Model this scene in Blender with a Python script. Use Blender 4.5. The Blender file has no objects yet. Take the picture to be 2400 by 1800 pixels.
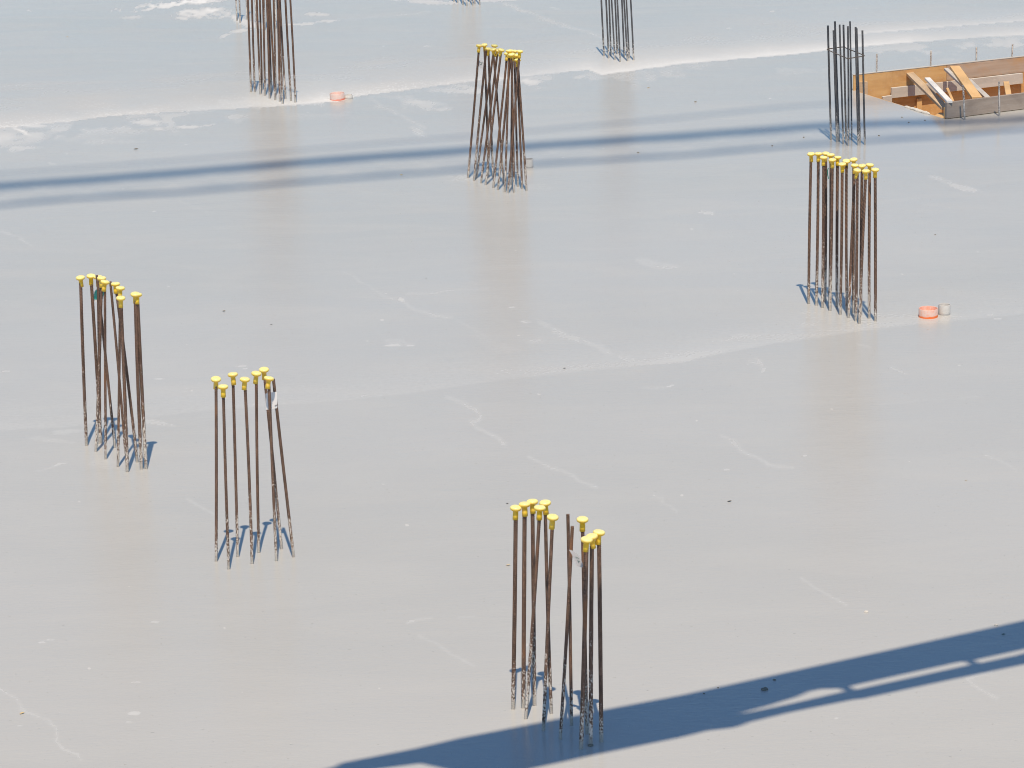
import bpy, bmesh, math, random
import numpy as np
from mathutils import Vector, Matrix

# ------------------------------------------------------------------ scene, camera, sky, sun
scene = bpy.context.scene
COL = scene.collection
random.seed(7)
rng = np.random.default_rng(11)

PITCH = math.radians(16.0)
HORIZON = -1200.0                       # picture row of the horizon (2400 x 1800 frame)
FPX = (900.0 - HORIZON) / math.tan(PITCH)
CAM = Vector((0.0, 0.0, 5.5))
ROLL = 0.02
FW = Vector((0, math.cos(PITCH), -math.sin(PITCH)))
R0 = Vector((1, 0, 0)); U0 = Vector((0, math.sin(PITCH), math.cos(PITCH)))
CR = math.sqrt(1 - ROLL * ROLL)
RT = R0 * CR - U0 * ROLL
UP = R0 * ROLL + U0 * CR
cam_data = bpy.data.cameras.new('camera')
cam_data.sensor_width = 36.0
cam_data.lens = FPX / 2400.0 * 36.0
cam_data.clip_start = 0.1
cam_data.clip_end = 2000.0
cam = bpy.data.objects.new('camera', cam_data)
COL.objects.link(cam)
m = Matrix((RT, UP, -FW)).transposed().to_4x4()
m.translation = CAM
cam.matrix_world = m
scene.camera = cam

SUN_EL = math.radians(63.6)
SUN_AZ = math.radians(-2.2)             # shadows fall almost straight away from the camera
SUND = Vector((math.sin(SUN_AZ) * math.cos(SUN_EL), math.cos(SUN_AZ) * math.cos(SUN_EL), -math.sin(SUN_EL)))  # travel
world = bpy.data.worlds.new('World')
scene.world = world
world.use_nodes = True
wn = world.node_tree
sky = wn.nodes.new('ShaderNodeTexSky')
sky.sky_type = 'NISHITA'
sky.sun_disc = False
sky.sun_elevation = SUN_EL
sky.sun_rotation = math.radians(180.0) + SUN_AZ
sky.altitude = 300
sky.air_density = 1.0
sky.dust_density = 0.3
sky.ozone_density = 2.0
bg = wn.nodes['Background']
bg.inputs['Strength'].default_value = 0.105
tint = wn.nodes.new('ShaderNodeMix'); tint.data_type = 'RGBA'; tint.blend_type = 'MULTIPLY'   # white balance set for sunlight
tint.inputs[0].default_value = 1.0; tint.inputs[7].default_value = (0.84, 1.02, 1.10, 1)
wn.links.new(sky.outputs['Color'], tint.inputs[6])
wn.links.new(tint.outputs[2], bg.inputs['Color'])
sun_data = bpy.data.lights.new('sun', 'SUN')
sun_data.energy = 4.75
sun_data.angle = math.radians(0.53)
sun_data.color = (1.0, 0.83, 0.62)
sun = bpy.data.objects.new('sun', sun_data)
sun.rotation_euler = SUND.to_track_quat('-Z', 'Y').to_euler()
sun.location = (0, -20, 40)
COL.objects.link(sun)
scene.view_settings.view_transform = 'Standard'
scene.view_settings.look = 'None'
scene.view_settings.exposure = 0.0
scene.view_settings.gamma = 1.0
scene.render.engine = 'CYCLES'
scene.cycles.filter_width = 1.0

# ------------------------------------------------------------------ picture -> place helpers
def ray(px, py):
    return (FW + RT * ((px - 1200.0) / FPX) + UP * ((900.0 - py) / FPX))
def on_z(px, py, z=0.0):
    d = ray(px, py); return CAM + d * ((z - CAM.z) / d.z)
def on_y(px, py, y):
    d = ray(px, py); return CAM + d * ((y - CAM.y) / d.y)
def on_plane(px, py, p, n):
    d = ray(px, py); return CAM + d * ((p - CAM).dot(n) / d.dot(n))
def project_np(P):
    d = P - np.array(CAM)
    zc = d @ np.array(FW)
    return 1200 + FPX * (d @ np.array(RT)) / zc, 900 - FPX * (d @ np.array(UP)) / zc

# ------------------------------------------------------------------ material helpers
def mat(name):
    mt = bpy.data.materials.new(name); mt.use_nodes = True
    nt = mt.node_tree
    return mt, nt, nt.nodes['Principled BSDF']
def N(nt, kind, **kw):
    n = nt.nodes.new(kind)
    for k, v in kw.items():
        if k in n.inputs.keys() if hasattr(n.inputs, 'keys') else False: n.inputs[k].default_value = v
        else: setattr(n, k, v)
    return n
def ramp(nt, fac, stops):
    r = nt.nodes.new('ShaderNodeValToRGB')
    el = r.color_ramp.elements
    while len(el) < len(stops): el.new(0.5)
    for e, (p, c) in zip(el, stops):
        e.position = p; e.color = (c[0], c[1], c[2], 1) if not isinstance(c, (int, float)) else (c, c, c, 1)
    nt.links.new(fac, r.inputs['Fac'])
    return r.outputs['Color']
def noise(nt, vec, scale, detail=4, rough=0.55, dist=0.0):
    n = nt.nodes.new('ShaderNodeTexNoise')
    n.inputs['Scale'].default_value = scale; n.inputs['Detail'].default_value = detail
    n.inputs['Roughness'].default_value = rough; n.inputs['Distortion'].default_value = dist
    nt.links.new(vec, n.inputs['Vector'])
    return n.outputs['Fac']
def mapping(nt, vec, scale=(1, 1, 1), loc=(0, 0, 0), rot=(0, 0, 0)):
    mp = nt.nodes.new('ShaderNodeMapping')
    mp.inputs['Scale'].default_value = scale; mp.inputs['Location'].default_value = loc; mp.inputs['Rotation'].default_value = rot
    nt.links.new(vec, mp.inputs['Vector'])
    return mp.outputs['Vector']
def math_n(nt, op, a, b=None, clamp=False):
    n = nt.nodes.new('ShaderNodeMath'); n.operation = op; n.use_clamp = clamp
    for i, v in enumerate((a, b)):
        if v is None: continue
        if isinstance(v, (int, float)): n.inputs[i].default_value = v
        else: nt.links.new(v, n.inputs[i])
    return n.outputs[0]
def mix(nt, fac, a, b, blend='MIX'):
    n = nt.nodes.new('ShaderNodeMix'); n.data_type = 'RGBA'; n.blend_type = blend
    for key, v in ((0, fac), (6, a), (7, b)):
        if isinstance(v, (int, float)): n.inputs[key].default_value = v
        elif isinstance(v, tuple): n.inputs[key].default_value = (*v, 1)
        else: nt.links.new(v, n.inputs[key])
    return n.outputs[2]
def maprange(nt, v, a, b, c=0.0, d=1.0, smooth=False):
    n = nt.nodes.new('ShaderNodeMapRange')
    if smooth: n.interpolation_type = 'SMOOTHSTEP'
    nt.links.new(v, n.inputs['Value'])
    for k, x in (('From Min', a), ('From Max', b), ('To Min', c), ('To Max', d)):
        if isinstance(x, (int, float)): n.inputs[k].default_value = x
        else: nt.links.new(x, n.inputs[k])
    return n.outputs['Result']
def bump(nt, height, strength, dist, bsdf):
    b = nt.nodes.new('ShaderNodeBump')
    b.inputs['Strength'].default_value = strength; b.inputs['Distance'].default_value = dist
    nt.links.new(height, b.inputs['Height']); nt.links.new(b.outputs['Normal'], bsdf.inputs['Normal'])

def rebar_material(name, base, dark, rust, rust_amt, splash_top):
    mt, nt, b = mat(name)
    tc = nt.nodes.new('ShaderNodeTexCoord'); oi = nt.nodes.new('ShaderNodeObjectInfo')
    off = nt.nodes.new('ShaderNodeVectorMath'); off.operation = 'MULTIPLY_ADD'
    nt.links.new(oi.outputs['Random'], off.inputs[0]); off.inputs[1].default_value = (37, 21, 53)
    nt.links.new(tc.outputs['Object'], off.inputs[2])
    v = off.outputs[0]
    sep = nt.nodes.new('ShaderNodeSeparateXYZ'); nt.links.new(tc.outputs['Object'], sep.inputs[0])
    z = sep.outputs['Z']
    n1 = noise(nt, mapping(nt, v, (60, 60, 14)), 1.0, 5, 0.6)
    n2 = noise(nt, mapping(nt, v, (8, 8, 3.5)), 1.0, 3, 0.5)
    c = mix(nt, maprange(nt, n1, 0.34, 0.64), dark, tuple(x * 1.12 for x in base))
    ra = nt.nodes.new('ShaderNodeAttribute'); ra.attribute_name = 'rib'
    mo = noise(nt, mapping(nt, v, (120, 120, 85)), 1.0, 2, 0.6)
    c = mix(nt, maprange(nt, mo, 0.38, 0.50, 0.55, 0.0), c, tuple(x * 0.35 for x in base))
    c = mix(nt, maprange(nt, mo, 0.56, 0.66, 0.0, 0.45), c, tuple(min(1, x * 2.3) for x in base))
    rib_tone = math_n(nt, 'MULTIPLY', ra.outputs['Fac'], maprange(nt, n2, 0.3, 0.6, 0.30, 0.70))  # ribs toned paler than the grooves
    c = mix(nt, rib_tone, c, tuple(min(1, x * 1.9 + 0.02) for x in base))
    rf = maprange(nt, n2, 0.62 - rust_amt, 0.74 - rust_amt, 0, 0.85)
    rf = math_n(nt, 'MULTIPLY', rf, maprange(nt, n1, 0.3, 0.65))
    c = mix(nt, rf, c, rust)
    # dried cement splashes, dense near the slab and thinning out upwards
    n3 = noise(nt, mapping(nt, v, (150, 150, 95)), 1.0, 3, 0.65)
    top = math_n(nt, 'MULTIPLY_ADD', oi.outputs['Random'], splash_top * 0.8)
    nt.nodes[-1].inputs[2].default_value = splash_top * 0.5
    big = noise(nt, mapping(nt, v, (30, 30, 12)), 1.0, 2, 0.5)
    dens = maprange(nt, z, 0.0, top, 0.44, 0.76)
    dens = math_n(nt, 'SUBTRACT', dens, math_n(nt, 'MULTIPLY', math_n(nt, 'SUBTRACT', big, 0.5), 0.35))
    sf = maprange(nt, math_n(nt, 'SUBTRACT', n3, dens), -0.01, 0.03)
    c = mix(nt, sf, c, (0.68, 0.64, 0.59))
    n4 = math_n(nt, 'MULTIPLY_ADD', n3, 0.03); nt.nodes[-1].inputs[2].default_value = 0.012
    foot = maprange(nt, z, n4, 0.055, 0.85, 0.0)
    c = mix(nt, foot, c, (0.42, 0.40, 0.37))
    nt.links.new(c, b.inputs['Base Color'])
    b.inputs['Roughness'].default_value = 0.72
    b.inputs['Specular IOR Level'].default_value = 0.35
    bump(nt, n1, 0.35, 0.001, b)
    return mt
M = {}
M['rust'] = rebar_material('rusty_ribbed_steel', (0.142, 0.086, 0.062), (0.048, 0.032, 0.026), (0.27, 0.12, 0.05), 0.03, 0.62)
M['grey'] = rebar_material('dark_grey_ribbed_steel', (0.090, 0.092, 0.100), (0.042, 0.045, 0.052), (0.17, 0.10, 0.06), -0.05, 0.42)
M['stake'] = rebar_material('cement_spattered_stake', (0.20, 0.15, 0.13), (0.10, 0.08, 0.08), (0.24, 0.14, 0.08), -0.03, 3.2)
M['pale'] = rebar_material('cement_coated_steel', (0.20, 0.17, 0.16), (0.10, 0.09, 0.09), (0.24, 0.14, 0.08), -0.03, 1.9)

mt, nt, b = mat('yellow_plastic')
tc = nt.nodes.new('ShaderNodeTexCoord'); oi = nt.nodes.new('ShaderNodeObjectInfo')
n1 = noise(nt, mapping(nt, tc.outputs['Object'], (60, 60, 60)), 1.0, 3)
sp_ = nt.nodes.new('ShaderNodeSeparateXYZ'); nt.links.new(tc.outputs['Object'], sp_.inputs[0])
c = mix(nt, n1, (0.99, 0.60, 0.025), (0.99, 0.65, 0.04))
head_lit = maprange(nt, sp_.outputs['Z'], 0.002, 0.012, 0, 1)          # sunlit paleness of the heads put into the colour
c = mix(nt, head_lit, c, (0.99, 0.90, 0.40))
gr = maprange(nt, noise(nt, mapping(nt, tc.outputs['Object'], (110, 110, 110)), 1.0, 3), 0.60, 0.66, 0, 0.5)
c = mix(nt, math_n(nt, 'MULTIPLY', gr, oi.outputs['Random']), c, (0.70, 0.66, 0.55))
c = mix(nt, maprange(nt, oi.outputs['Random'], 0, 1, 0.0, 0.25), c, (0.96, 0.76, 0.22))
nt.links.new(c, b.inputs['Base Color'])
b.inputs['Roughness'].default_value = 0.30
b.inputs['Subsurface Weight'].default_value = 0.45
b.inputs['Subsurface Radius'].default_value = (0.01, 0.007, 0.002)
b.inputs['Subsurface Scale'].default_value = 0.5
tr = nt.nodes.new('ShaderNodeBsdfTranslucent'); nt.links.new(c, tr.inputs['Color'])     # thin plastic lets light through
ms = nt.nodes.new('ShaderNodeMixShader'); ms.inputs[0].default_value = 0.12
nt.links.new(b.outputs[0], ms.inputs[1]); nt.links.new(tr.outputs[0], ms.inputs[2])
nt.links.new(ms.outputs[0], nt.nodes['Material Output'].inputs['Surface'])
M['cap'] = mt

def wood_material(name, c1, c2, c3, scale=1.0, spots=0.0, spotcol=(0.6, 0.58, 0.55), rough=0.7):
    mt, nt, b = mat(name)
    tc = nt.nodes.new('ShaderNodeTexCoord'); oi = nt.nodes.new('ShaderNodeObjectInfo')
    off = nt.nodes.new('ShaderNodeVectorMath'); off.operation = 'MULTIPLY_ADD'
    nt.links.new(oi.outputs['Random'], off.inputs[0]); off.inputs[1].default_value = (17, 5, 9)
    nt.links.new(tc.outputs['UV'], off.inputs[2])
    v = off.outputs[0]
    g = noise(nt, mapping(nt, v, (1.6 * scale, 26 * scale, 1)), 1.0, 5, 0.6, 0.4)
    h = noise(nt, mapping(nt, v, (3, 5, 1)), 1.0, 4, 0.6, 0.6)
    k = noise(nt, mapping(nt, v, (45, 60, 1)), 1.0, 2, 0.6)
    c = mix(nt, maprange(nt, g, 0.3, 0.7), c1, c2)
    c = mix(nt, maprange(nt, h, 0.45, 0.68, 0, 0.8), c, c3)
    if spots > 0:
        c = mix(nt, maprange(nt, k, 0.70 - spots, 0.76 - spots, 0, 0.75), c, spotcol)
    nt.links.new(c, b.inputs['Base Color'])
    b.inputs['Roughness'].default_value = rough
    bump(nt, g, 0.3, 0.002, b)
    return mt
M['ply'] = wood_material('orange_plywood', (0.58, 0.34, 0.13), (0.72, 0.48, 0.23), (0.48, 0.26, 0.11), 0.6, 0.06, (0.6, 0.5, 0.38))
M['plank'] = wood_material('weathered_plank', (0.42, 0.31, 0.235), (0.52, 0.42, 0.34), (0.50, 0.30, 0.15), 1.0, 0.0)
M['greyboard'] = wood_material('cement_grey_board', (0.29, 0.24, 0.205), (0.40, 0.345, 0.305), (0.22, 0.18, 0.155), 1.0, 0.06, (0.36, 0.34, 0.32), 0.85)
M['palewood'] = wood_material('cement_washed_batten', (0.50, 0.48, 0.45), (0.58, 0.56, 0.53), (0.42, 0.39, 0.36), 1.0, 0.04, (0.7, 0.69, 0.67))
M['whitewood'] = wood_material('white_batten', (0.72, 0.71, 0.69), (0.78, 0.77, 0.75), (0.66, 0.64, 0.60), 1.0)
M['freshwood'] = wood_material('fresh_sawn_wood', (0.66, 0.42, 0.19), (0.72, 0.49, 0.24), (0.60, 0.36, 0.15), 0.8)
M['tanwood'] = wood_material('tan_plank', (0.50, 0.37, 0.23), (0.60, 0.47, 0.33), (0.40, 0.28, 0.17), 1.0, 0.03)

def simple(name, col, rough=0.6, var=0.15, scale=60):
    mt, nt, b = mat(name)
    tc = nt.nodes.new('ShaderNodeTexCoord')
    n1 = noise(nt, mapping(nt, tc.outputs['Object'], (scale,) * 3), 1.0, 4)
    c = mix(nt, n1, tuple(x * (1 - var) for x in col), tuple(min(1, x * (1 + var)) for x in col))
    nt.links.new(c, b.inputs['Base Color']); b.inputs['Roughness'].default_value = rough
    return mt
M['paper'] = simple('white_label_paper', (0.78, 0.78, 0.80), 0.6, 0.03)
M['greypaper'] = simple('grey_label_paper', (0.50, 0.50, 0.53), 0.5, 0.04)  # grey tag, toned down further for the shade it hangs in
M['teal'] = simple('teal_label_plastic', (0.08, 0.56, 0.47), 0.4, 0.08)
M['ink'] = simple('dark_green_ink', (0.03, 0.13, 0.09), 0.6, 0.05)
M['faintink'] = simple('faint_grey_ink', (0.42, 0.43, 0.45), 0.6, 0.05)
M['wire'] = simple('black_tie_wire', (0.06, 0.045, 0.055), 0.5, 0.1)
M['crumb'] = simple('concrete_crumb', (0.20, 0.19, 0.16), 0.9, 0.3, 120)
M['leafmat'] = simple('dry_leaf', (0.13, 0.10, 0.055), 0.8, 0.3, 120)
M['paleleaf'] = simple('pale_dry_leaf', (0.55, 0.42, 0.22), 0.8, 0.2, 120)
M['greendebris'] = simple('dark_green_scrap', (0.05, 0.09, 0.06), 0.7, 0.2, 120)
M['jib'] = simple('crane_steel', (0.55, 0.42, 0.08), 0.5, 0.1, 3)
M['boom'] = simple('boom_paint', (0.55, 0.56, 0.58), 0.4, 0.05, 3)
M['mortar'] = simple('hardened_mortar', (0.55, 0.53, 0.49), 0.9, 0.15, 60)

def pipe_material(name, col, inner, band, cover=1.0, filmc=(0.68, 0.58, 0.54)):
    mt, nt, b = mat(name)
    tc = nt.nodes.new('ShaderNodeTexCoord')
    sep = nt.nodes.new('ShaderNodeSeparateXYZ'); nt.links.new(tc.outputs['Object'], sep.inputs[0])
    n1 = noise(nt, mapping(nt, tc.outputs['Object'], (28, 28, 28)), 1.0, 4, 0.65, 0.8)
    n2 = noise(nt, mapping(nt, tc.outputs['Object'], (90, 90, 90)), 1.0, 3, 0.6)
    # pale cement film over the plastic, with a clean band at the foot
    edge = math_n(nt, 'MULTIPLY_ADD', n1, 0.022); nt.nodes[-1].inputs[2].default_value = band
    up = maprange(nt, math_n(nt, 'SUBTRACT', sep.outputs['Z'], edge), -0.003, 0.005)
    film = math_n(nt, 'MULTIPLY', up, maprange(nt, n2, 0.30, 0.55, 0.55, 0.95))
    film = math_n(nt, 'MULTIPLY', film, cover)
    c = mix(nt, film, col, filmc)
    # inside wall keeps more of its colour
    ln = nt.nodes.new('ShaderNodeVectorMath'); ln.operation = 'LENGTH'
    mm = mapping(nt, tc.outputs['Object'], (1, 1, 0)); nt.links.new(mm, ln.inputs[0])
    ins = maprange(nt, ln.outputs['Value'], inner - 0.0008, inner + 0.0008, 1, 0)
    inc = mix(nt, maprange(nt, n1, 0.52, 0.62, 0, 0.8), col, filmc)
    c = mix(nt, ins, c, inc)
    nt.links.new(c, b.inputs['Base Color']); b.inputs['Roughness'].default_value = 0.5
    return mt
M['orangepipe'] = pipe_material('orange_drain_plastic', (0.80, 0.17, 0.035), 0.0615, 0.002, 0.9)
M['pinkpipe'] = pipe_material('faded_red_drain_plastic', (0.72, 0.20, 0.13), 0.0615, -0.001, 1.0)
M['greypipe'] = pipe_material('grey_drain_plastic', (0.40, 0.40, 0.40), 0.0375, 0.0, 0.9, (0.60, 0.60, 0.585))

# wet, freshly cast concrete
mt, nt, b = mat('wet_concrete')
geo = nt.nodes.new('ShaderNodeNewGeometry')
at = nt.nodes.new('ShaderNodeAttribute'); at.attribute_name = 'laitance'
at2 = nt.nodes.new('ShaderNodeAttribute'); at2.attribute_name = 'dust'
P = geo.outputs['Position']
big = noise(nt, mapping(nt, P, (0.22, 0.35, 1)), 1.0, 4, 0.5, 0.3)
mid = noise(nt, mapping(nt, P, (0.9, 2.2, 1), rot=(0, 0, 0.15)), 1.0, 5, 0.55, 0.6)
fine = noise(nt, mapping(nt, P, (28, 34, 1)), 1.0, 5, 0.65)
grain = noise(nt, mapping(nt, P, (140, 140, 1)), 1.0, 3, 0.6)
c = mix(nt, maprange(nt, big, 0.35, 0.65), (0.424, 0.435, 0.430), (0.443, 0.454, 0.453))
c = mix(nt, maprange(nt, mid, 0.45, 0.70, 0, 0.2), c, (0.49, 0.495, 0.485))
c = mix(nt, maprange(nt, grain, 0.35, 0.65, 0.0, 0.14), c, (0.40, 0.39, 0.375))
# broken white laitance
lf = math_n(nt, 'ADD', at.outputs['Fac'], math_n(nt, 'MULTIPLY', math_n(nt, 'SUBTRACT', fine, 0.5), 0.30))
lf = math_n(nt, 'MULTIPLY', maprange(nt, lf, 0.0, 1.0), maprange(nt, at.outputs['Fac'], 0.0, 0.06))
c = mix(nt, math_n(nt, 'MULTIPLY', lf, 0.9, True), c, (0.69, 0.72, 0.74))
# speckled dry cement grains
sp = noise(nt, mapping(nt, P, (42, 22, 1)), 1.0, 2, 0.7)
spf = maprange(nt, math_n(nt, 'ADD', sp, math_n(nt, 'MULTIPLY', at2.outputs['Fac'], 0.30)), 0.74, 0.80)
spf = math_n(nt, 'MULTIPLY', spf, maprange(nt, at2.outputs['Fac'], 0.02, 0.25))
c = mix(nt, math_n(nt, 'MULTIPLY', spf, 0.55, True), c, (0.70, 0.725, 0.74))
# sparse single flecks everywhere
fl = noise(nt, mapping(nt, P, (14, 9, 1)), 1.0, 1, 0.5)
flf = maprange(nt, fl, 0.79, 0.81, 0, 0.35)
c = mix(nt, flf, c, (0.72, 0.71, 0.69))
nt.links.new(c, b.inputs['Base Color'])
at3 = nt.nodes.new('ShaderNodeAttribute'); at3.attribute_name = 'film'
r = maprange(nt, mid, 0.35, 0.7, 0.17, 0.25)
r = math_n(nt, 'SUBTRACT', r, math_n(nt, 'MULTIPLY', at3.outputs['Fac'], 0.13))
wetoff = math_n(nt, 'MAXIMUM', lf, math_n(nt, 'MULTIPLY', at2.outputs['Fac'], 0.8))
r = math_n(nt, 'ADD', r, math_n(nt, 'MULTIPLY', wetoff, 0.45))
nt.links.new(r, b.inputs['Roughness'])
b.inputs['IOR'].default_value = 1.36
rip = noise(nt, mapping(nt, P, (7, 22, 1), rot=(0, 0, 0.08)), 1.0, 4, 0.6, 0.5)
swell = noise(nt, mapping(nt, P, (1.2, 1.6, 1)), 1.0, 2, 0.5)
tex = noise(nt, mapping(nt, P, (26, 70, 1), rot=(0, 0, 0.1)), 1.0, 4, 0.7, 0.4)
pit = noise(nt, mapping(nt, P, (38, 40, 1)), 1.0, 2, 0.6)
pitf = maprange(nt, pit, 0.70, 0.78, 0, 1)
hh = math_n(nt, 'ADD', math_n(nt, 'MULTIPLY', rip, 0.0014), math_n(nt, 'MULTIPLY', swell, 0.004))
hh = math_n(nt, 'ADD', hh, math_n(nt, 'MULTIPLY', tex, 0.0012))
hh = math_n(nt, 'SUBTRACT', hh, math_n(nt, 'MULTIPLY', pitf, 0.003))
bump(nt, hh, 1.0, 1.0, b)
nt.links.new(math_n(nt, 'SUBTRACT', 1.0, math_n(nt, 'MULTIPLY', at3.outputs['Fac'], 0.75)), [n for n in nt.nodes if n.type == 'BUMP'][0].inputs['Strength'])
M['concrete'] = mt

# ------------------------------------------------------------------ object helpers
def tag(o, label=None, cat=None, group=None, kind=None):
    if label: o['label'] = label
    if cat: o['category'] = cat
    if group: o['group'] = group
    if kind: o['kind'] = kind
    return o
def link_mesh(name, me, material, parent=None, loc=(0, 0, 0)):
    o = bpy.data.objects.new(name, me)
    if material is not None:
        me.materials.clear(); me.materials.append(material)
    COL.objects.link(o)
    if parent is not None: o.parent = parent
    o.location = loc
    return o
def empty(name, loc=(0, 0, 0)):
    o = bpy.data.objects.new(name, None); COL.objects.link(o); o.location = loc
    o.empty_display_size = 0.1
    return o
def mesh_np(name, V, F, smooth=False):
    me = bpy.data.meshes.new(name)
    me.vertices.add(len(V)); me.vertices.foreach_set('co', np.asarray(V, dtype=np.float32).ravel())
    F = np.asarray(F, dtype=np.int32)
    me.loops.add(F.size); me.loops.foreach_set('vertex_index', F.ravel())
    me.polygons.add(len(F))
    me.polygons.foreach_set('loop_start', np.arange(0, F.size, F.shape[1], dtype=np.int32))
    me.polygons.foreach_set('loop_total', np.full(len(F), F.shape[1], dtype=np.int32))
    if smooth: me.polygons.foreach_set('use_smooth', np.ones(len(F), dtype=bool))
    me.update(calc_edges=True); me.validate()
    return me
def lathe(name, prof, seg=24, smooth=True):
    V = []; F = []
    for r, z in prof:
        for k in range(seg):
            a = 2 * math.pi * k / seg
            V.append((r * math.cos(a), r * math.sin(a), z))
    for i in range(len(prof) - 1):
        for k in range(seg):
            k2 = (k + 1) % seg
            F.append((i * seg + k, i * seg + k2, (i + 1) * seg + k2, (i + 1) * seg + k))
    return mesh_np(name, V, F, smooth)
def tube(pts, r, seg=6):
    """closed tube round a list of points -> verts, quads"""
    V = []; F = []
    pts = [Vector(p) for p in pts]
    for i, p in enumerate(pts):
        d = (pts[min(i + 1, len(pts) - 1)] - pts[max(i - 1, 0)]).normalized()
        a = d.cross(Vector((0.03, 0.02, 1)) if abs(d.z) < 0.95 else Vector((1, 0, 0))).normalized()
        c = d.cross(a).normalized()
        for k in range(seg):
            t = 2 * math.pi * k / seg
            V.append(p + a * (r * math.cos(t)) + c * (r * math.sin(t)))
    for i in range(len(pts) - 1):
        for k in range(seg):
            k2 = (k + 1) % seg
            F.append((i * seg + k, i * seg + k2, (i + 1) * seg + k2, (i + 1) * seg + k))
    return V, F
def prism(name, bottom, top, material, parent=None, uvdir=None, bevel=0.0):
    """solid between two matching polygons (lists of points)"""
    bm = bmesh.new()
    vb = [bm.verts.new(p) for p in bottom]; vt = [bm.verts.new(p) for p in top]
    n = len(vb)
    bm.faces.new(vb[::-1]); bm.faces.new(vt)
    for i in range(n):
        j = (i + 1) % n
        bm.faces.new((vb[i], vb[j], vt[j], vt[i]))
    bmesh.ops.recalc_face_normals(bm, faces=bm.faces)
    if bevel > 0:
        bmesh.ops.bevel(bm, geom=list(bm.edges), offset=bevel, segments=1, affect='EDGES')
    bmesh.ops.triangulate(bm, faces=[f for f in bm.faces if len(f.verts) > 4])
    if uvdir is None: uvdir = Vector((1, 0, 0))
    uv = bm.loops.layers.uv.new('UVMap')
    u = Vector(uvdir).normalized()
    for f in bm.faces:
        w = f.normal.cross(u)
        if w.length < 0.2: w = Vector((0, 0, 1)).cross(u)
        w.normalize()
        for l in f.loops:
            l[uv].uv = (l.vert.co.dot(u), l.vert.co.dot(w))
    me = bpy.data.meshes.new(name); bm.to_mesh(me); bm.free()
    return link_mesh(name, me, material, parent)
def board(name, A, B, wvec, tvec, material, parent=None, bevel=0.002):
    """board from A to B (centre line), half extents wvec and tvec"""
    A, B, w, t = Vector(A), Vector(B), Vector(wvec), Vector(tvec)
    q = [A - w - t, A + w - t, A + w + t, A - w + t]
    d = B - A
    return prism(name, q, [p + d for p in q], material, parent, uvdir=d, bevel=bevel)

# ------------------------------------------------------------------ the slab
HOLE = [on_z(2001, 212.5), on_z(2217.5, 279.5), on_z(2620, 228), on_z(2620, 144.5)]   # opening in the slab

def fbm(x, y, seed, octaves=4):
    r = np.random.default_rng(seed); out = np.zeros_like(x); amp = 1.0; tot = 0
    for o in range(octaves):
        T = r.random((128, 128))
        fx = x * 2 ** o; fy = y * 2 ** o
        ix = np.floor(fx).astype(int); iy = np.floor(fy).astype(int)
        tx = fx - ix; ty = fy - iy; tx = tx * tx * (3 - 2 * tx); ty = ty * ty * (3 - 2 * ty)
        a = T[ix % 128, iy % 128]; b2 = T[(ix + 1) % 128, iy % 128]; c2 = T[ix % 128, (iy + 1) % 128]; d = T[(ix + 1) % 128, (iy + 1) % 128]
        out += amp * ((a * (1 - tx) + b2 * tx) * (1 - ty) + (c2 * (1 - tx) + d * tx) * ty)
        tot += amp; amp *= 0.55
    return out / tot
def sstep(v, a, b):
    t = np.clip((v - a) / (b - a), 0, 1); return t * t * (3 - 2 * t)
def polydist(px, py, pts, yscale=1.0):
    best = np.full(px.shape, 1e9)
    for (x0, y0), (x1, y1) in zip(pts[:-1], pts[1:]):
        dx, dy = x1 - x0, (y1 - y0) * yscale
        t = np.clip(((px - x0) * dx + (py - y0) * yscale * dy) / (dx * dx + dy * dy), 0, 1)
        best = np.minimum(best, np.hypot(px - x0 - t * dx, (py - y0) * yscale - t * dy))
    return best

STEP = 3.0
xs = np.concatenate([np.arange(-900, -60, 12.0), np.arange(-60, 2460, STEP), np.arange(2460, 3300, 12.0)]); ys = np.concatenate([np.arange(-400, -30, 8.0), np.arange(-30, 1830, STEP), np.arange(1830, 2500, 12.0)])
GX, GY = np.meshgrid(xs, ys)
D = (np.array(FW)[None, None, :] + np.array(RT)[None, None, :] * ((GX - 1200) / FPX)[..., None] + np.array(UP)[None, None, :] * ((900 - GY) / FPX)[..., None])
T_ = -CAM.z / D[..., 2]
VX = D[..., 0] * T_; VY = D[..., 1] * T_
wig = fbm(VX * 1.5, VY * 1.5, 3) - 0.5
wig2 = fbm(VX * 9, VY * 5, 4) - 0.5
PX = GX + wig * 40 + wig2 * 10; PY = GY + wig * 12 + wig2 * 7
lait = np.zeros_like(GX); dust = np.zeros_like(GX)
L1 = [(-900, 375), (-90, 306), (0, 301), (70, 293), (160, 285), (250, 273), (400, 263), (550, 255), (690, 246), (790, 238), (850, 224), (1000, 205), (1100, 191), (1234, 178), (1379, 164), (1410, 176), (1600, 150), (1853, 128), (2052, 106), (2251, 91), (2500, 76), (3300, 22)]
l1x, l1y = zip(*L1)
edge = np.interp(GX, l1x, l1y) + wig2 * 4
above = edge - GY                                   # picture rows above the pour joint
st = np.interp(GX, [0, 250, 500, 640, 760, 850, 1000, 1250, 1450, 1800, 2050, 2200, 2500], [.36, .42, .36, .60, .95, .55, .34, .42, .95, .90, .82, .58, .45])
falloff = np.where(above > 0, np.exp(-np.clip(above, 0, None) / np.interp(GX, [0, 700, 1400, 2400], [38, 34, 30, 22])), 0) * sstep(above, -1.5, 2.5)
lait += st * falloff * (0.95 + 0.5 * wig)
dust += np.clip(np.exp(-np.clip(above, 0, None) / 45.0) * (above > 0), 0, 1) * np.interp(GX, [0, 200, 900, 1300, 1500, 1900, 2400], [.6, .7, .7, .4, .5, .4, .3]) * (0.5 + 1.2 * (fbm(VX * 2, VY * 2, 8)))
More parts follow.
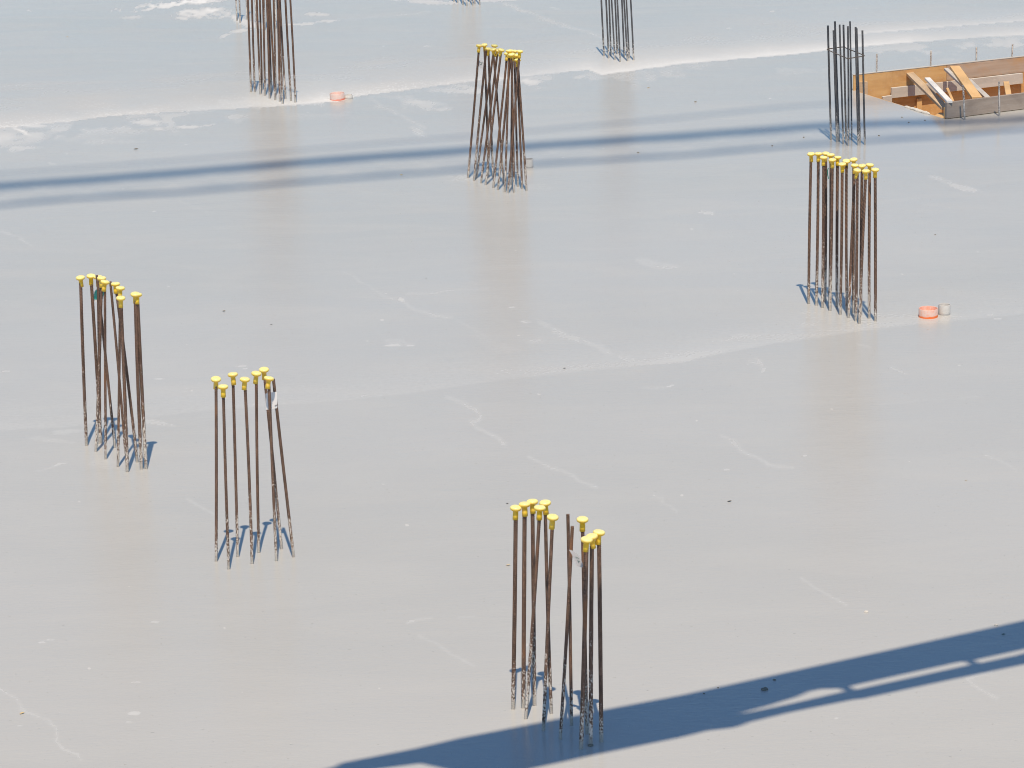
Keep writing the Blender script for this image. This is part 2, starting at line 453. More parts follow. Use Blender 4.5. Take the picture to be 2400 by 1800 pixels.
# broken pale wash just below the joint
below = GY - edge
wash = np.exp(-((below - 22) / 22.0) ** 2) * sstep(fbm(VX * 3.2, VY * 1.6, 21) , 0.50, 0.66)
lait += wash * np.interp(GX, [0, 200, 500, 620, 880, 1060, 1300, 1700, 2000, 2100, 2400], [.45, .25, .35, .05, .10, .35, .30, .10, .3, .35, .35]) 
wl = [(1000, 165), (2034, 78), (2200, 64), (2400, 49), (2500, 42), (3300, -15)]
e2 = np.interp(GX, *zip(*wl)); m2 = (GX > 2000)
lait += m2 * 0.40 * np.where(e2 - GY > 0, np.exp(-np.clip(e2 - GY, 0, None) / 10.0), 0)
# second, fainter joint across the middle
L2 = [(-900, 1080), (-90, 1018), (0, 1010), (150, 1003), (300, 985), (500, 962), (800, 941), (963, 923), (1198, 889), (1487, 860), (1600, 850), (1636, 841), (1817, 806), (1944, 788), (2070, 770), (2215, 755), (2400, 737), (2500, 730), (3300, 660)]
e3 = np.interp(GX, *zip(*L2)) + wig2 * 3
ab3 = e3 - GY
lait += np.interp(GX, [0, 100, 250, 700, 1000, 1450, 1620, 1720, 1850, 2100, 2400], [.22, .22, .08, .06, .09, .14, .36, .26, .24, .22, .14]) * np.where(ab3 > 0, np.exp(-np.clip(ab3, 0, None) / 22.0), 0) * sstep(ab3, -5, 9) * 0.8 * (0.7 + 1.2 * wig)
lait += 0.05 * sstep(ab3, -2, 4) * sstep(120 - ab3, 0, 100)
# white patches  (x, y, rx, ry, angle, strength)
BL = [(400, 12, 120, 5, -.11, .95), (460, 6, 70, 6, -.1, .8), (470, 33, 62, 10, -.1, .8), (505, 26, 36, 7, 0, .7), (425, 44, 18, 2.5, 0, .7), (560, 44, 40, 8, .3, .7), (600, 58, 30, 7, 0, .6),
      (560, 71, 34, 5, -.1, .6), (530, 84, 28, 3, -.25, .5), (310, 40, 24, 4, -.1, .4), (740, 35, 30, 4, 0, .5), (710, 56, 40, 3, -.06, .6), (770, 50, 30, 3, -.1, .5), (65, 26, 9, 1.5, 0, .7),
      (45, 305, 22, 4, .4, .8), (60, 314, 12, 3, .3, .6), (85, 296, 38, 3, 0, .6), (55, 350, 42, 6, -.1, .6), (345, 286, 40, 8, .05, .55), (372, 301, 14, 3, 0, .5), (440, 297, 30, 3.5, 0, .6), (490, 294, 24, 3, -.1, .4), (240, 330, 80, 10, 0, .14),
      (120, 383, 14, 3, .2, .35), (1000, 245, 46, 12, .1, .35), (1100, 212, 38, 9, 0, .45), (1180, 187, 34, 6, -.1, .5), (1245, 192, 24, 8, 0, .6), (1360, 180, 18, 5, 0, .4), (980, 308, 22, 10, .5, .22),
      (1660, 498, 26, 5, .1, .5), (2255, 438, 50, 8, .25, .5), (2205, 418, 34, 5, .2, .35), (1520, 615, 40, 12, .2, .22), (1560, 625, 36, 8, 0, .2), (945, 705, 9, 4, .3, .8), (915, 808, 28, 2.2, 0, .8), (958, 809, 12, 1.8, 0, .7), (930, 800, 36, 9, 0, .15),
      (1200, 720, 10, 2, 0, .5), (1230, 754, 16, 2, 0, .6), (1280, 760, 26, 8, .4, .25), (1330, 785, 40, 9, .5, .25), (1400, 815, 50, 9, .4, .28), (1470, 840, 40, 8, .2, .3), (1260, 800, 30, 6, 0, .2), (1150, 800, 60, 20, .4, .10), (1570, 905, 12, 2.5, -.2, .6), (1530, 908, 40, 5, 0, .15),
      (160, 1012, 50, 6, -.05, .3), (120, 1030, 60, 6, .1, .18), (360, 990, 50, 6, .15, .35), (140, 1090, 20, 4, -.2, .4), (100, 1100, 30, 3, -.2, .2), (568, 858, 16, 3, 0, .55), (576, 864, 8, 2, 0, .5), (370, 888, 16, 1.6, 0, .5), (15, 870, 9, 1.5, 0, .4), (540, 880, 60, 12, 0, .1),
      (362, 1457, 11, 3, 0, .6), (100, 1505, 12, 2.6, 0, .6), (120, 1499, 11, 2.5, 0, .4), (320, 1600, 16, 2.2, 0, .35), (312, 1671, 17, 5, 0, .75), (303, 1692, 9, 3, 0, .3), (48, 1701, 8, 2, 0, .25), (965, 1457, 14, 2.5, -.1, .5), (1085, 1445, 30, 3, -.05, .2),
      (1886, 1069, 8, 2, 0, .7), (1706, 1101, 9, 2.5, 0, .55), (1960, 1683, 9, 3.5, 0, .45), (1684, 1762, 6, 2, 0, .2), (1900, 762, 40, 7, -.1, .28), (1740, 790, 60, 8, -.15, .3), (2320, 739, 10, 1.8, 0, .4), (2338, 748, 12, 2.4, 0, .5), (1780, 850, 14, 6, .8, .3), (1790, 868, 8, 5, -.6, .35),
      (2030, 812, 30, 4, .3, .18), (2110, 868, 30, 3, .4, .2), (1803, 230, 6, 2, 0, .3), (1708, 65, 9, 1.6, 0, .3), (1810, 28, 8, 1.6, 0, .5), (1000, 108, 9, 2, 0, .3), (900, 109, 6, 1.6, 0, .3), (990, 2, 60, 5, 0, .5), (1110, 3, 120, 5, -.04, .5), (1300, 20, 18, 3, .2, .2), (1795, 303, 24, 4, .1, .25), (1100, 418, 70, 9, 0, .18), (1060, 400, 40, 4, 0, .15),
      (660, 1570, 60, 20, 0, .05), (1930, 745, 60, 20, 0, .16), (1230, 438, 60, 12, 0, .12), (245, 1085, 60, 18, 0, .14), (590, 240, 110, 14, 0, .3), (700, 240, 70, 8, 0, .35)]
wc0 = fbm(VX * 16, VY * 7, 77) - 0.5
for (cx, cy, rx, ry, an, s) in BL:
    if True:
        ca, sa = math.cos(an), math.sin(an)
        s = s * (0.52 if cy > 330 else 0.85)
        dx = GX - cx + (wig2 * rx * 1.3); dy = GY - cy + (wig * ry * 1.5 + wig2 * ry * 1.2)
        u = (dx * ca + dy * sa) / rx; v = (-dx * sa + dy * ca) / ry
        lait = np.maximum(lait, s * sstep(1.35 - np.sqrt(u * u + v * v) - 1.3 * np.abs(wc0), 0.0, 0.8) + lait * 0.5 * (s > .2))
CRK = [([(1041, 930), (1085, 945), (1105, 955), (1122, 968), (1126, 977), (1118, 985), (1103, 988), (1112, 998), (1160, 1022), (1187, 1040)], .42), ([(1240, 1070), (1270, 1088), (1310, 1103), (1345, 1118), (1362, 1130), (1400, 1142)], .38),
       ([(0, 1615), (18, 1625), (40, 1645), (50, 1662), (80, 1676), (112, 1690), (132, 1705), (134, 1738), (155, 1757), (183, 1766), (188, 1778)], .38), ([(940, 702), (952, 715), (970, 726), (990, 730), (1020, 738), (1055, 743)], .4), ([(1055, 743), (1110, 770), (1150, 800)], .15),
       ([(1695, 1022), (1715, 1035), (1738, 1058), (1775, 1072), (1805, 1090), (1855, 1096)], .38), ([(2265, 1592), (2275, 1602), (2300, 1615), (2335, 1636)], .4), ([(2265, 1592), (2285, 1584), (2330, 1573)], .35), ([(1880, 1355), (1930, 1388), (1985, 1420)], .3),
       ([(980, 1490), (1010, 1503), (1055, 1525), (1110, 1560)], .25), ([(955, 1460), (980, 1452), (1010, 1448)], .3), ([(800, 636), (840, 655), (895, 690), (940, 705)], .2), ([(1180, 8), (1240, 30), (1290, 50), (1345, 66), (1400, 84), (1440, 92)], .5), ([(865, 230), (890, 248), (915, 258), (1000, 300)], .35),
       ([(0, 540), (30, 548), (55, 562), (75, 575)], .25), ([(0, 258), (120, 250), (250, 236), (360, 224), (460, 215)], .32), ([(0, 204), (200, 186), (320, 172)], .15), ([(440, 1168), (470, 1185), (505, 1205)], .28), ([(1530, 1160), (1555, 1168), (1552, 1178), (1585, 1200)], .25), ([(2310, 1065), (2365, 1090), (2378, 1105)], .22),
       ([(1755, 846), (1775, 852), (1790, 870)], .3), ([(540, 570), (720, 545)], .08), ([(960, 690), (1060, 683), (1150, 673)], .14), ([(2060, 948), (2180, 938), (2300, 930)], .12), ([(420, 470), (460, 485), (500, 500)], .12), ([(1000, 140), (1090, 140), (1230, 138), (1420, 135)], .14), ([(1720, 145), (1850, 85), (1960, 72)], .12), ([(810, 46), (900, 38), (1010, 28)], .15)]
wc = (fbm(VX * 7, VY * 7, 31) - 0.5)
for pts, s in CRK:
    x0 = min(p[0] for p in pts) - 30; x1 = max(p[0] for p in pts) + 30; y0 = min(p[1] for p in pts) - 20; y1 = max(p[1] for p in pts) + 20
    sel = (GX > x0) & (GX < x1) & (GY > y0) & (GY < y1)
    d = polydist(GX[sel] + wc[sel] * 22, GY[sel] + wig2[sel] * 8, pts)
    lait[sel] = np.maximum(lait[sel], s * 0.26 * (0.25 + 2.2 * np.clip(wc[sel] + .2, 0, 1)) * sstep(3.6 - d, 0, 3.0) + s * .2 * sstep(11 - d, 0, 11))
film = np.exp(-(((GX - 2240) / 300) ** 2 + ((GY - 310) / 70) ** 2)) + 0.55 * np.exp(-(((GX - 1300) / 260) ** 2 + ((GY - 1740) / 90) ** 2)) + 0.3 * np.exp(-(((GX - 1980) / 160) ** 2 + ((GY - 350) / 60) ** 2))
film = np.clip(film, 0, 1)
lait = np.clip(lait, 0, 1); dust = np.clip(dust, 0, 1)
ny, nx = GX.shape
# cut the opening: drop the cells inside it, pull the rim onto its outline
hp = [project_np(np.array([h])) for h in HOLE]
hp = [(float(a[0]), float(b_[0])) for a, b_ in hp]
def inside(px, py):
    r = np.ones(px.shape, bool)
    for (x0, y0), (x1, y1) in zip(hp, hp[1:] + hp[:1]):
        r &= ((x1 - x0) * (py - y0) - (y1 - y0) * (px - x0)) < 0
    return r
cxm = (GX[:-1, :-1] + GX[1:, 1:]) / 2; cym = (GY[:-1, :-1] + GY[1:, 1:]) / 2
ins = inside(cxm, cym)
keep = ~ins
rim = np.zeros((ny, nx), bool)
full = np.zeros((ny, nx), int); emp = np.zeros((ny, nx), int)
for dy in (0, 1):
    for dx in (0, 1):
        full[dy:ny - 1 + dy, dx:nx - 1 + dx] += keep; emp[dy:ny - 1 + dy, dx:nx - 1 + dx] += ins
rim = (full > 0) & (emp > 0)
for iy, ix in zip(*np.where(rim)):
    best = None
    for (x0, y0), (x1, y1) in zip(hp, hp[1:] + hp[:1]):
        t = ((GX[iy, ix] - x0) * (x1 - x0) + (GY[iy, ix] - y0) * (y1 - y0)) / ((x1 - x0) ** 2 + (y1 - y0) ** 2)
        t = min(1, max(0, t)); qx, qy = x0 + t * (x1 - x0), y0 + t * (y1 - y0)
        dd = math.hypot(qx - GX[iy, ix], qy - GY[iy, ix])
        if best is None or dd < best[0]: best = (dd, qx, qy)
    q = on_z(best[1], best[2]); VX[iy, ix] = q.x; VY[iy, ix] = q.y
# low humps where trowelling left the surface uneven
VZ = (fbm(VX * 0.8, VY * 0.8, 41, 2) - 0.5) * 0.0
V = np.stack([VX, VY, VZ], -1).reshape(-1, 3)
idx = np.arange(ny * nx).reshape(ny, nx)
quads = np.stack([idx[1:, :-1], idx[1:, 1:], idx[:-1, 1:], idx[:-1, :-1]], -1)[keep]
# outer skirt: the slab goes on far beyond the picture
cc = [V[idx[0, 0], :2], V[idx[0, -1], :2], V[idx[-1, -1], :2], V[idx[-1, 0], :2]]
oc = [np.array(p, float) for p in ((-160, 260), (160, 260), (160, -60), (-160, -60))]
L = 0; extra = []; sk = []
for a in range(4):
    b2 = (a + 1) % 4; n1, n2 = 24, 24; start = len(V) + L
    for i in range(n1 + 1):
        t = (i / n1) ** 2
        for j in range(n2 + 1):
            u = j / n2
            p = (cc[a] * (1 - u) + cc[b2] * u) * (1 - t) + (oc[a] * (1 - u) + oc[b2] * u) * t
            extra.append((p[0], p[1], 0.0)); L += 1
    for i in range(n1):
        for j in range(n2):
            q = start + i * (n2 + 1) + j
            sk.append((q, q + n2 + 1, q + n2 + 2, q + 1))
V = np.vstack([V, np.array(extra)])
me = mesh_np('concrete_slab', V, np.vstack([quads, np.array(sk)]))
used = np.zeros(len(V), bool)
for nm, arr in (('laitance', lait), ('dust', dust), ('film', film)):
    a = me.attributes.new(nm, 'FLOAT', 'POINT')
    a.data.foreach_set('value', np.concatenate([arr.ravel(), np.zeros(L)]).astype(np.float32))
slab = link_mesh('floor', me, M['concrete'])
tag(slab, kind='structure')

# ------------------------------------------------------------------ reinforcing bars
PITCH_R = 0.0092
def bar_mesh(name, base, top, r, bend=0.0):
    """ribbed bar from a bit below the slab to its end; local origin at its foot"""
    d = top - base; Ln = d.length; ax = d.normalized()
    a = ax.cross(Vector((0, 1, 0))).normalized(); c = ax.cross(a).normalized()
    step = PITCH_R / 4.0
    n = int((Ln + 0.03) / step); seg = 12
    s = np.linspace(-0.03, Ln, n)
    ph = random.random() * math.pi
    th = np.arange(seg) * 2 * math.pi / seg
    S, TH = np.meshgrid(s, th, indexing='ij')
    side = np.sign(np.sin(TH) + 1e-9)
    skew = np.cos(TH) * side * 0.5
    f = np.mod(S / PITCH_R + skew + (side > 0) * 0.5, 1.0)
    rib = np.clip(1.25 - np.abs(f - 0.5) * 5.0, 0, 1) * np.abs(np.sin(TH)) ** 0.6
    lug = (np.abs(np.sin(TH)) < 0.3) * 0.5
    ribv = np.maximum(rib, lug)
    R = r * (1.0 + 0.26 * ribv)
    bx = bend * np.sin(np.clip(s / Ln, 0, 1) * math.pi)
    A = np.array(a); Cc = np.array(c); X = np.array(ax)
    V = (S[..., None] * X + (R * np.cos(TH + ph))[..., None] * A + (R * np.sin(TH + ph))[..., None] * Cc + bx[:, None, None] * A)
    V = V.reshape(-1, 3)
    i = np.arange(n - 1)[:, None] * seg; k = np.arange(seg)[None, :]; k2 = (k + 1) % seg
    F = np.stack([i + k, i + k2, i + seg + k2, i + seg + k], -1).reshape(-1, 4)
    V = np.vstack([V, V[-seg:].mean(0, keepdims=True)])
    cap = np.array([((n - 1) * seg + j, (n - 1) * seg + (j + 1) % seg, (n - 1) * seg + (j + 2) % seg, len(V) - 1) for j in range(0, seg, 2)])
    me = mesh_np(name, V, np.vstack([F, cap]))
    at_ = me.attributes.new('rib', 'FLOAT', 'POINT')
    at_.data.foreach_set('value', np.append(ribv.ravel(), 0.5).astype(np.float32))
    return me
CAP = lathe('safety_cap', [(0.0094, -0.044), (0.0126, -0.044), (0.0122, -0.026), (0.0118, -0.010), (0.0128, -0.005), (0.0190, -0.0035), (0.0238, 0.0000), (0.0258, 0.0050), (0.0256, 0.0085), (0.0240, 0.0120), (0.0195, 0.0150), (0.0120, 0.0165), (0.0080, 0.0162), (0.0006, 0.0162)], 28)
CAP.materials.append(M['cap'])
def ordinal(k):
    return 'leftmost foot' if k == 0 else ['', 'second', 'third', 'fourth', 'fifth', 'sixth', 'seventh', 'eighth', 'ninth', 'tenth', 'eleventh', 'twelfth', 'thirteenth', 'fourteenth', 'fifteenth', 'sixteenth', 'seventeenth'][k] + ' foot from left'
BARS = {}
def cluster(key, where, group, xf, bars, material='rust', word='rusty', ext=0.0):
    """bars: (top u, top v, base u, base v, radius mm, capped[, depth of the lean])"""
    sx, sy, ty, sc = xf                       # x0, y0 of the top crop, y0 of the base crop, scale
    out = []
    for bdat in bars:
        tu, tv, bu, bv, rr, capped = bdat[:6]
        dl = bdat[6] if len(bdat) > 6 else 0.0
        tp = (sx + tu * sc, sy + tv * sc); bp = (sx + bu * sc, ty + bv * sc)
        base = on_z(*bp)
        top = on_y(tp[0], tp[1], base.y + dl)
        if ext:                                # the picture cuts it off: carry it on to its full height
            d = top - base; top = base + d * ((ext + random.uniform(-.03, .03)) / d.z)
        out.append((bp[0], base, top, rr / 1000.0, capped))
    order = sorted(range(len(out)), key=lambda i: out[i][0])
    res = [None] * len(out)
    for rank, i in enumerate(order):
        px, base, top, r, capped = out[i]
        ax = (top - base).normalized()
        end = top - ax * 0.006 if capped else top
        me = bar_mesh('rebar', Vector((0, 0, 0)), end - base, r, random.uniform(-1, 1) * 0.003)
        o = link_mesh('rebar', me, M[material], None, base)
        capw = ('yellow-capped ' if capped == 1 else 'bare-topped ') if not ext else ''
        lean = math.degrees(math.atan2(ax.x, ax.z))
        lw = ' leaning right' if lean > 2.3 else (' leaning left' if lean < -2.3 else '')
        tag(o, '%s %srebar, %s in the %s' % (word, capw, ordinal(rank), where), 'rebar', group)
        if capped:
            c = bpy.data.objects.new('safety_cap', CAP); COL.objects.link(c); c.parent = o
            c.location = end - base
            q = ax.to_track_quat('Z', 'X').to_euler()
            tilt = 0.17; c.scale = (1.06, 1.06, 1.1)
            c.rotation_euler = (q.x + random.gauss(0, tilt * .5), q.y + random.gauss(0, tilt * .5), random.uniform(0, 6.28) if False else q.z)
        res[i] = (o, base, top)
    BARS[key] = res

SI = 320 / 1659.0
cluster('I', 'nearest bundle, at the shadow band', 'starter bars in the nearest bundle', (1150, 1140, 1460, SI), [
    (305, 265, 272, 1045, 9.2, 1), (413, 222, 397, 1032, 9.2, 1), (507, 190, 532, 1003, 8.6, 1), (597, 265, 425, 1166, 7.4, 1), (662, 203, 738, 1102, 7.2, 1), (753, 378, 641, 1302, 7.2, 1),
    (938, 340, 982, 1242, 7.2, 0), (992, 487, 845, 1411, 7.2, 0), (1115, 405, 1170, 1347, 7.4, 1), (1165, 650, 1097, 1530, 9.2, 1), (1230, 612, 1215, 1482, 8.8, 1), (1315, 563, 1345, 1446, 8.8, 1)])
SH = 280 / 1659.0
cluster('H', 'bundle with the white label', 'starter bars in the bundle with the white label', (450, 840, 1100, SH), [
    (333, 290, 335, 1277, 7.3, 1), (432, 397, 510, 1387, 7.3, 1), (567, 227, 635, 1216, 7.3, 1), (732, 295, 835, 1311, 7.3, 1), (892, 213, 928, 1157, 7.3, 1), (998, 160, 1245, 1107, 7.3, 1),
    (1065, 282, 1172, 1271, 7.3, 1), (1130, 285, 1412, 1217, 7.3, 0)])
SG = 260 / 1659.0
cluster('G', 'leftmost bundle', 'starter bars in the leftmost bundle', (140, 620, 880, SG), [
    (310, 200, 400, 1045, 9.0, 1), (467, 175, 618, 1008, 9.0, 1), (553, 160, 825, 1080, 7.4, 0), (572, 190, 598, 1016, 8.6, 1), (627, 208, 540, 1137, 8.0, 1), (675, 265, 687, 1251, 7.4, 1),
    (757, 255, 985, 1170, 7.2, 0), (833, 295, 1160, 1297, 8.0, 1), (905, 357, 870, 1366, 7.2, 1), (912, 505, 1012, 1441, 9.2, 1), (1128, 447, 1222, 1402, 9.2, 1), (1160, 452, 1292, 1397, 9.0, 1)])
SF = 240 / 1659.0
cluster('F', 'bundle by the orange pipe', 'starter bars in the bundle by the orange pipe stub', (1850, 340, 560, SF), [
    (352, 148, 312, 1050, 9.2, 1), (470, 145, 437, 1077, 9.2, 1), (590, 140, 578, 1012, 9.0, 1), (555, 208, 535, 1117, 9.2, 1), (672, 165, 650, 1108, 8.6, 1), (697, 245, 660, 1162, 9.2, 1),
    (782, 205, 772, 1096, 9.2, 1), (857, 315, 825, 1227, 9.2, 1), (925, 262, 930, 1185, 8.6, 1), (1043, 238, 1035, 1192, 8.6, 1), (1060, 333, 960, 1276, 9.0, 1), (1100, 413, 1078, 1331, 9.2, 1),
    (1180, 340, 1158, 1235, 9.0, 1), (1240, 425, 1132, 1371, 9.0, 1), (1303, 325, 1293, 1286, 9.2, 1), (1390, 403, 1395, 1332, 9.2, 1)])
SB = 200 / 1659.0
cluster('B', 'tangled bundle at top centre', 'starter bars in the tangled bundle at top centre', (1070, 90, 270, SB), [
    (440, 145, 222, 1221, 8.4, 1), (540, 130, 620, 1182, 8.0, 1), (575, 235, 340, 1271, 8.4, 0), (620, 207, 712, 1205, 8.0, 1), (738, 145, 385, 1225, 8.0, 1), (710, 218, 915, 1322, 8.0, 1),
    (800, 235, 472, 1322, 8.4, 1), (870, 228, 565, 1356, 8.4, 1), (985, 305, 715, 1411, 8.4, 1), (1060, 245, 805, 1452, 8.4, 1), (1070, 315, 1120, 1501, 8.8, 1), (1125, 252, 1195, 1391, 8.0, 1),
    (1228, 255, 995, 1516, 8.4, 1), (1187, 425, 1360, 1466, 8.4, 1), (1165, 330, 1275, 1437, 8.0, 1), (1020, 250, 940, 1496, 8.0, 1), (1090, 300, 1065, 1352, 8.0, 0)])
SE = 180 / 1659.0
cluster('E', 'bundle ringed by a stirrup', 'dark starter bars ringed by a stirrup', (1900, 30, 180, SE), [
    (372, 275, 440, 1361, 8.0, 0), (495, 380, 565, 1411, 8.0, 0), (523, 185, 610, 1383, 8.0, 0), (625, 255, 705, 1456, 7.0, 0), (708, 260, 765, 1352, 8.0, 0), (805, 290, 815, 1491, 8.0, 0),
    (850, 185, 885, 1366, 6.6, 0), (972, 308, 1030, 1481, 8.2, 0), (992, 335, 1066, 1422, 7.4, 0), (1118, 382, 1170, 1466, 8.0, 0)], 'grey', 'dark grey')
SA = 250 / 1659.0
cluster('A', 'cut-off bundle at top left', 'brown starter bars cut off by the top edge', (540, 0, 0, SA), [
    (272, 0, 320, 1432, 8.8, 1), (335, 0, 380, 1434, 8.8, 1), (410, 0, 467, 1466, 8.8, 1), (455, 0, 492, 1402, 8.4, 1), (505, 0, 537, 1487, 8.8, 1), (565, 0, 610, 1531, 8.8, 1), (596, 0, 640, 1442, 8.4, 1),
    (612, 0, 697, 1553, 8.8, 1), (730, 0, 768, 1581, 8.8, 1), (748, 0, 812, 1613, 8.8, 1), (770, 0, 857, 1536, 8.4, 1), (857, 0, 943, 1569, 8.8, 1), (930, 0, 1012, 1593, 8.8, 1), (670, 0, 705, 1480, 8.4, 1)],
    'rust', 'rusty brown', ext=1.12)
SC_ = 150 / 1659.0
cluster('C', 'cut-off bundle right of top centre', 'grey starter bars cut off by the top edge', (1370, 0, 0, SC_), [
    (437, 0, 505, 1456, 8.0, 0), (552, 0, 625, 1512, 8.0, 0), (640, 0, 685, 1432, 8.0, 0), (695, 0, 785, 1556, 7.6, 0), (785, 0, 850, 1402, 8.0, 0), (848, 0, 925, 1606, 8.0, 0),
    (970, 0, 1030, 1472, 7.6, 0), (1020, 0, 1115, 1581, 8.4, 0), (1085, 0, 1160, 1512, 7.4, 0), (1190, 0, 1275, 1561, 8.0, 0)], 'grey', 'dark grey', ext=1.05)
cluster('J', 'far bundle behind the brown one', 'cement-splashed bars behind the brown bundle', (540, 0, 0, SA), [
    (88, 0, 102, 322, 8.0, 1), (138, 0, 152, 353, 8.0, 1), (247, 0, 258, 302, 7.6, 1), (388, 0, 407, 446, 8.0, 1), (522, 0, 537, 463, 8.0, 1), (690, 0, 706, 446, 8.0, 1)],
    'pale', 'cement-pale', ext=1.0)
SD = 150 / 2212.0
cluster('D', 'far row of feet at the top edge', 'far bars showing only their feet at the top edge', (1030, 0, 0, SD), [
    (498, 0, 505, 52, 8.0, 0), (625, 0, 632, 106, 8.0, 0), (803, 0, 812, 167, 8.0, 0), (930, 0, 945, 212, 8.0, 0), (1040, 0, 1046, 72, 8.0, 0), (1140, 0, 1152, 187, 8.0, 0), (1217, 0, 1226, 132, 8.0, 0), (1380, 0, 1392, 167, 8.0, 0)],
    'pale', 'cement-pale', ext=1.0)

# stirrup round the grey bundle
zs = 0.80
cor = [on_z(1900 + u * SE, 30 + v * SE, zs) for u, v in ((336, 787), (700, 734), (1180, 929), (800, 992))]
pts = []
for i in range(4):
    a, p, c = cor[i - 1], cor[i], cor[(i + 1) % 4]
    u = (a - p).normalized() * 0.035; w = (c - p).normalized() * 0.035
    for t in np.linspace(0, 1, 6):
        pts.append((1 - t) ** 2 * (p + u) + 2 * t * (1 - t) * p + t * t * (p + w))
pts.append(pts[0]); 
cen = sum(cor, Vector()) / 4
V, F = tube([p - cen for p in pts], 0.0045, 8)
o = link_mesh('stirrup', mesh_np('stirrup', V, F, True), simple('stirrup_steel', (0.13, 0.105, 0.085), 0.6, 0.3), None, cen)
tag(o, 'thin steel stirrup tied round the upper part of the grey bars', 'stirrup')

# ------------------------------------------------------------------ labels and ties
def sheet(name, outline, y_of, thick, material, parent=None, bow=0.0):
    """a thin card whose outline is given in picture points, standing at depth y_of"""
    pts = [on_y(px, py, y_of) for px, py in outline]
    c = sum(pts, Vector()) / len(pts)
    w = max((p - c).x for p in pts)
    f = [p + Vector((0, bow * ((p.x - c.x) / w) ** 2, 0)) for p in pts]
    o = prism(name, [p - c for p in f], [p - c + Vector((0, thick, 0)) for p in f], material, parent)
    o.location = c
    return o, c
def strokes(name, lines, y_of, r, material, parent, origin):
    V = []; F = []
    for ln in lines:
        v, f = tube([on_y(px, py, y_of) - origin for px, py in ln], r, 5)
        F += [tuple(i + len(V) for i in q) for q in f]; V += v
    return link_mesh(name, mesh_np(name, V, F), material, parent)
k = 80 / 1659.0
yI = BARS['I'][7][1].y - 0.03
out = [(1310 + u * k, 1270 + v * k) for u, v in ((485, 375), (660, 430), (870, 560), (1000, 730), (1090, 900), (1190, 1150), (1130, 1250), (1050, 1220), (870, 1190), (800, 980), (720, 800), (640, 640))]
o, c = sheet('bar_label', out, yI, 0.001, M['greypaper'], bow=0.0)
o.rotation_euler = (0.0, 0, 0)
tag(o, 'pale grey curled label with green marks hanging in the nearest bundle', 'label', 'labels tied to the bars')
L_ = [[(790, 745), (830, 730), (850, 765), (880, 790), (905, 760), (935, 785), (955, 825)], [(850, 770), (880, 800)], [(890, 910), (940, 930), (1020, 940)], [(985, 935), (945, 965), (965, 1020)]]
strokes('label_marks', [[(1310 + u * k, 1270 + v * k) for u, v in ln] for ln in L_], yI - 0.001, 0.0010, M['ink'], o, c)
strokes('tie_wire', [[(1310 + 1120 * k, 1270 + 1115 * k), (1310 + 1160 * k, 1270 + 1150 * k), (1310 + 1215 * k, 1270 + 1135 * k)]], yI - 0.002, 0.0011, M['wire'], o, c)
yH = max(BARS['H'][5][1].y, 0) * 0 + BARS['H'][7][1].y - 0.014
yH = min(BARS['H'][5][1].y, BARS['H'][7][1].y) - 0.012
out = [(600 + u * k, 900 + v * k) for u, v in ((455, 490), (480, 460), (560, 445), (720, 415), (990, 375), (1012, 400), (1025, 760), (1042, 1130), (1010, 1180), (740, 1215), (500, 1255), (478, 900))]
o, c = sheet('bar_label', out, yH, 0.001, M['paper'])
tag(o, 'white paper label wired to bars of the eight-bar bundle', 'label', 'labels tied to the bars')
strokes('label_marks', [[(600 + u * k, 900 + v * k) for u, v in ln] for ln in ([(760, 745), (800, 745), (835, 760)], [(745, 940), (805, 935)], [(545, 780), (575, 785)])], yH - 0.001, 0.0008, M['faintink'], o, c)
strokes('tie_wire', [[(600 + 915 * k, 900 + 1070 * k), (600 + 1000 * k, 900 + 1025 * k), (600 + 1075 * k, 900 + 995 * k)]], yH - 0.002, 0.0015, M['wire'], o, c)
yG = BARS['G'][1][1].y + 0.05
out = [(200 + u * k, 640 + v * k) for u, v in ((385, 1260), (400, 1080), (440, 920), (490, 830), (600, 760), (760, 740), (900, 830), (925, 940), (910, 1080), (850, 1250), (700, 1360), (500, 1390))]
o, c = sheet('bar_label', out, yG, 0.001, M['paper'])
tag(o, 'teal and white round label behind the leftmost bundle', 'label', 'labels tied to the bars')
o2, _ = sheet('label_print', [(200 + u * k, 640 + v * k) for u, v in ((398, 1235), (410, 1080), (450, 930), (500, 845), (600, 775), (760, 755), (890, 840), (912, 940), (895, 1060), (830, 1150), (700, 1250), (510, 1290))], yG - 0.0015, 0.0008, M['teal'])
o2.parent = o; o2.location = o2.location - c
strokes('label_marks', [[(200 + u * k, 640 + v * k) for u, v in ln] for ln in ([(430, 1000), (475, 1005), (490, 1040)], [(420, 1080), (480, 1085)])], yG - 0.003, 0.0010, M['paper'], o, c)
yB = BARS['B'][0][1].y + 0.03
out = [(1080 + u * k, 120 + v * k) for u, v in ((640, 515), (780, 510), (960, 440), (1120, 520), (1120, 700), (1070, 880), (960, 840), (900, 750), (740, 640))]
o, c = sheet('bar_label', out, yB, 0.001, M['paper'])
tag(o, 'small whitish label with green figure behind the top centre bundle', 'label', 'labels tied to the bars')
strokes('label_marks', [[(1080 + u * k, 120 + v * k) for u, v in ln] for ln in ([(920, 565), (980, 545), (1020, 560)], [(1075, 545), (945, 660)], [(940, 665), (1030, 655)])], yB - 0.001, 0.0010, M['ink'], o, c)
yF = BARS['F'][2][1].y + 0.02
ctr = on_y(1941.5, 405, yF)
V, F = tube([on_y(1850 + u * SF, 340 + v * SF, yF) - ctr for u, v in ((632, 370), (618, 420), (622, 480), (634, 545))], 0.0035, 6)
o = link_mesh('plastic_tie', mesh_np('plastic_tie', V, F, True), simple('dark_teal_plastic', (0.03, 0.22, 0.18), 0.4, 0.1), None, ctr)
tag(o, 'thin teal plastic tie between capped bars beside the orange pipe', 'tie')

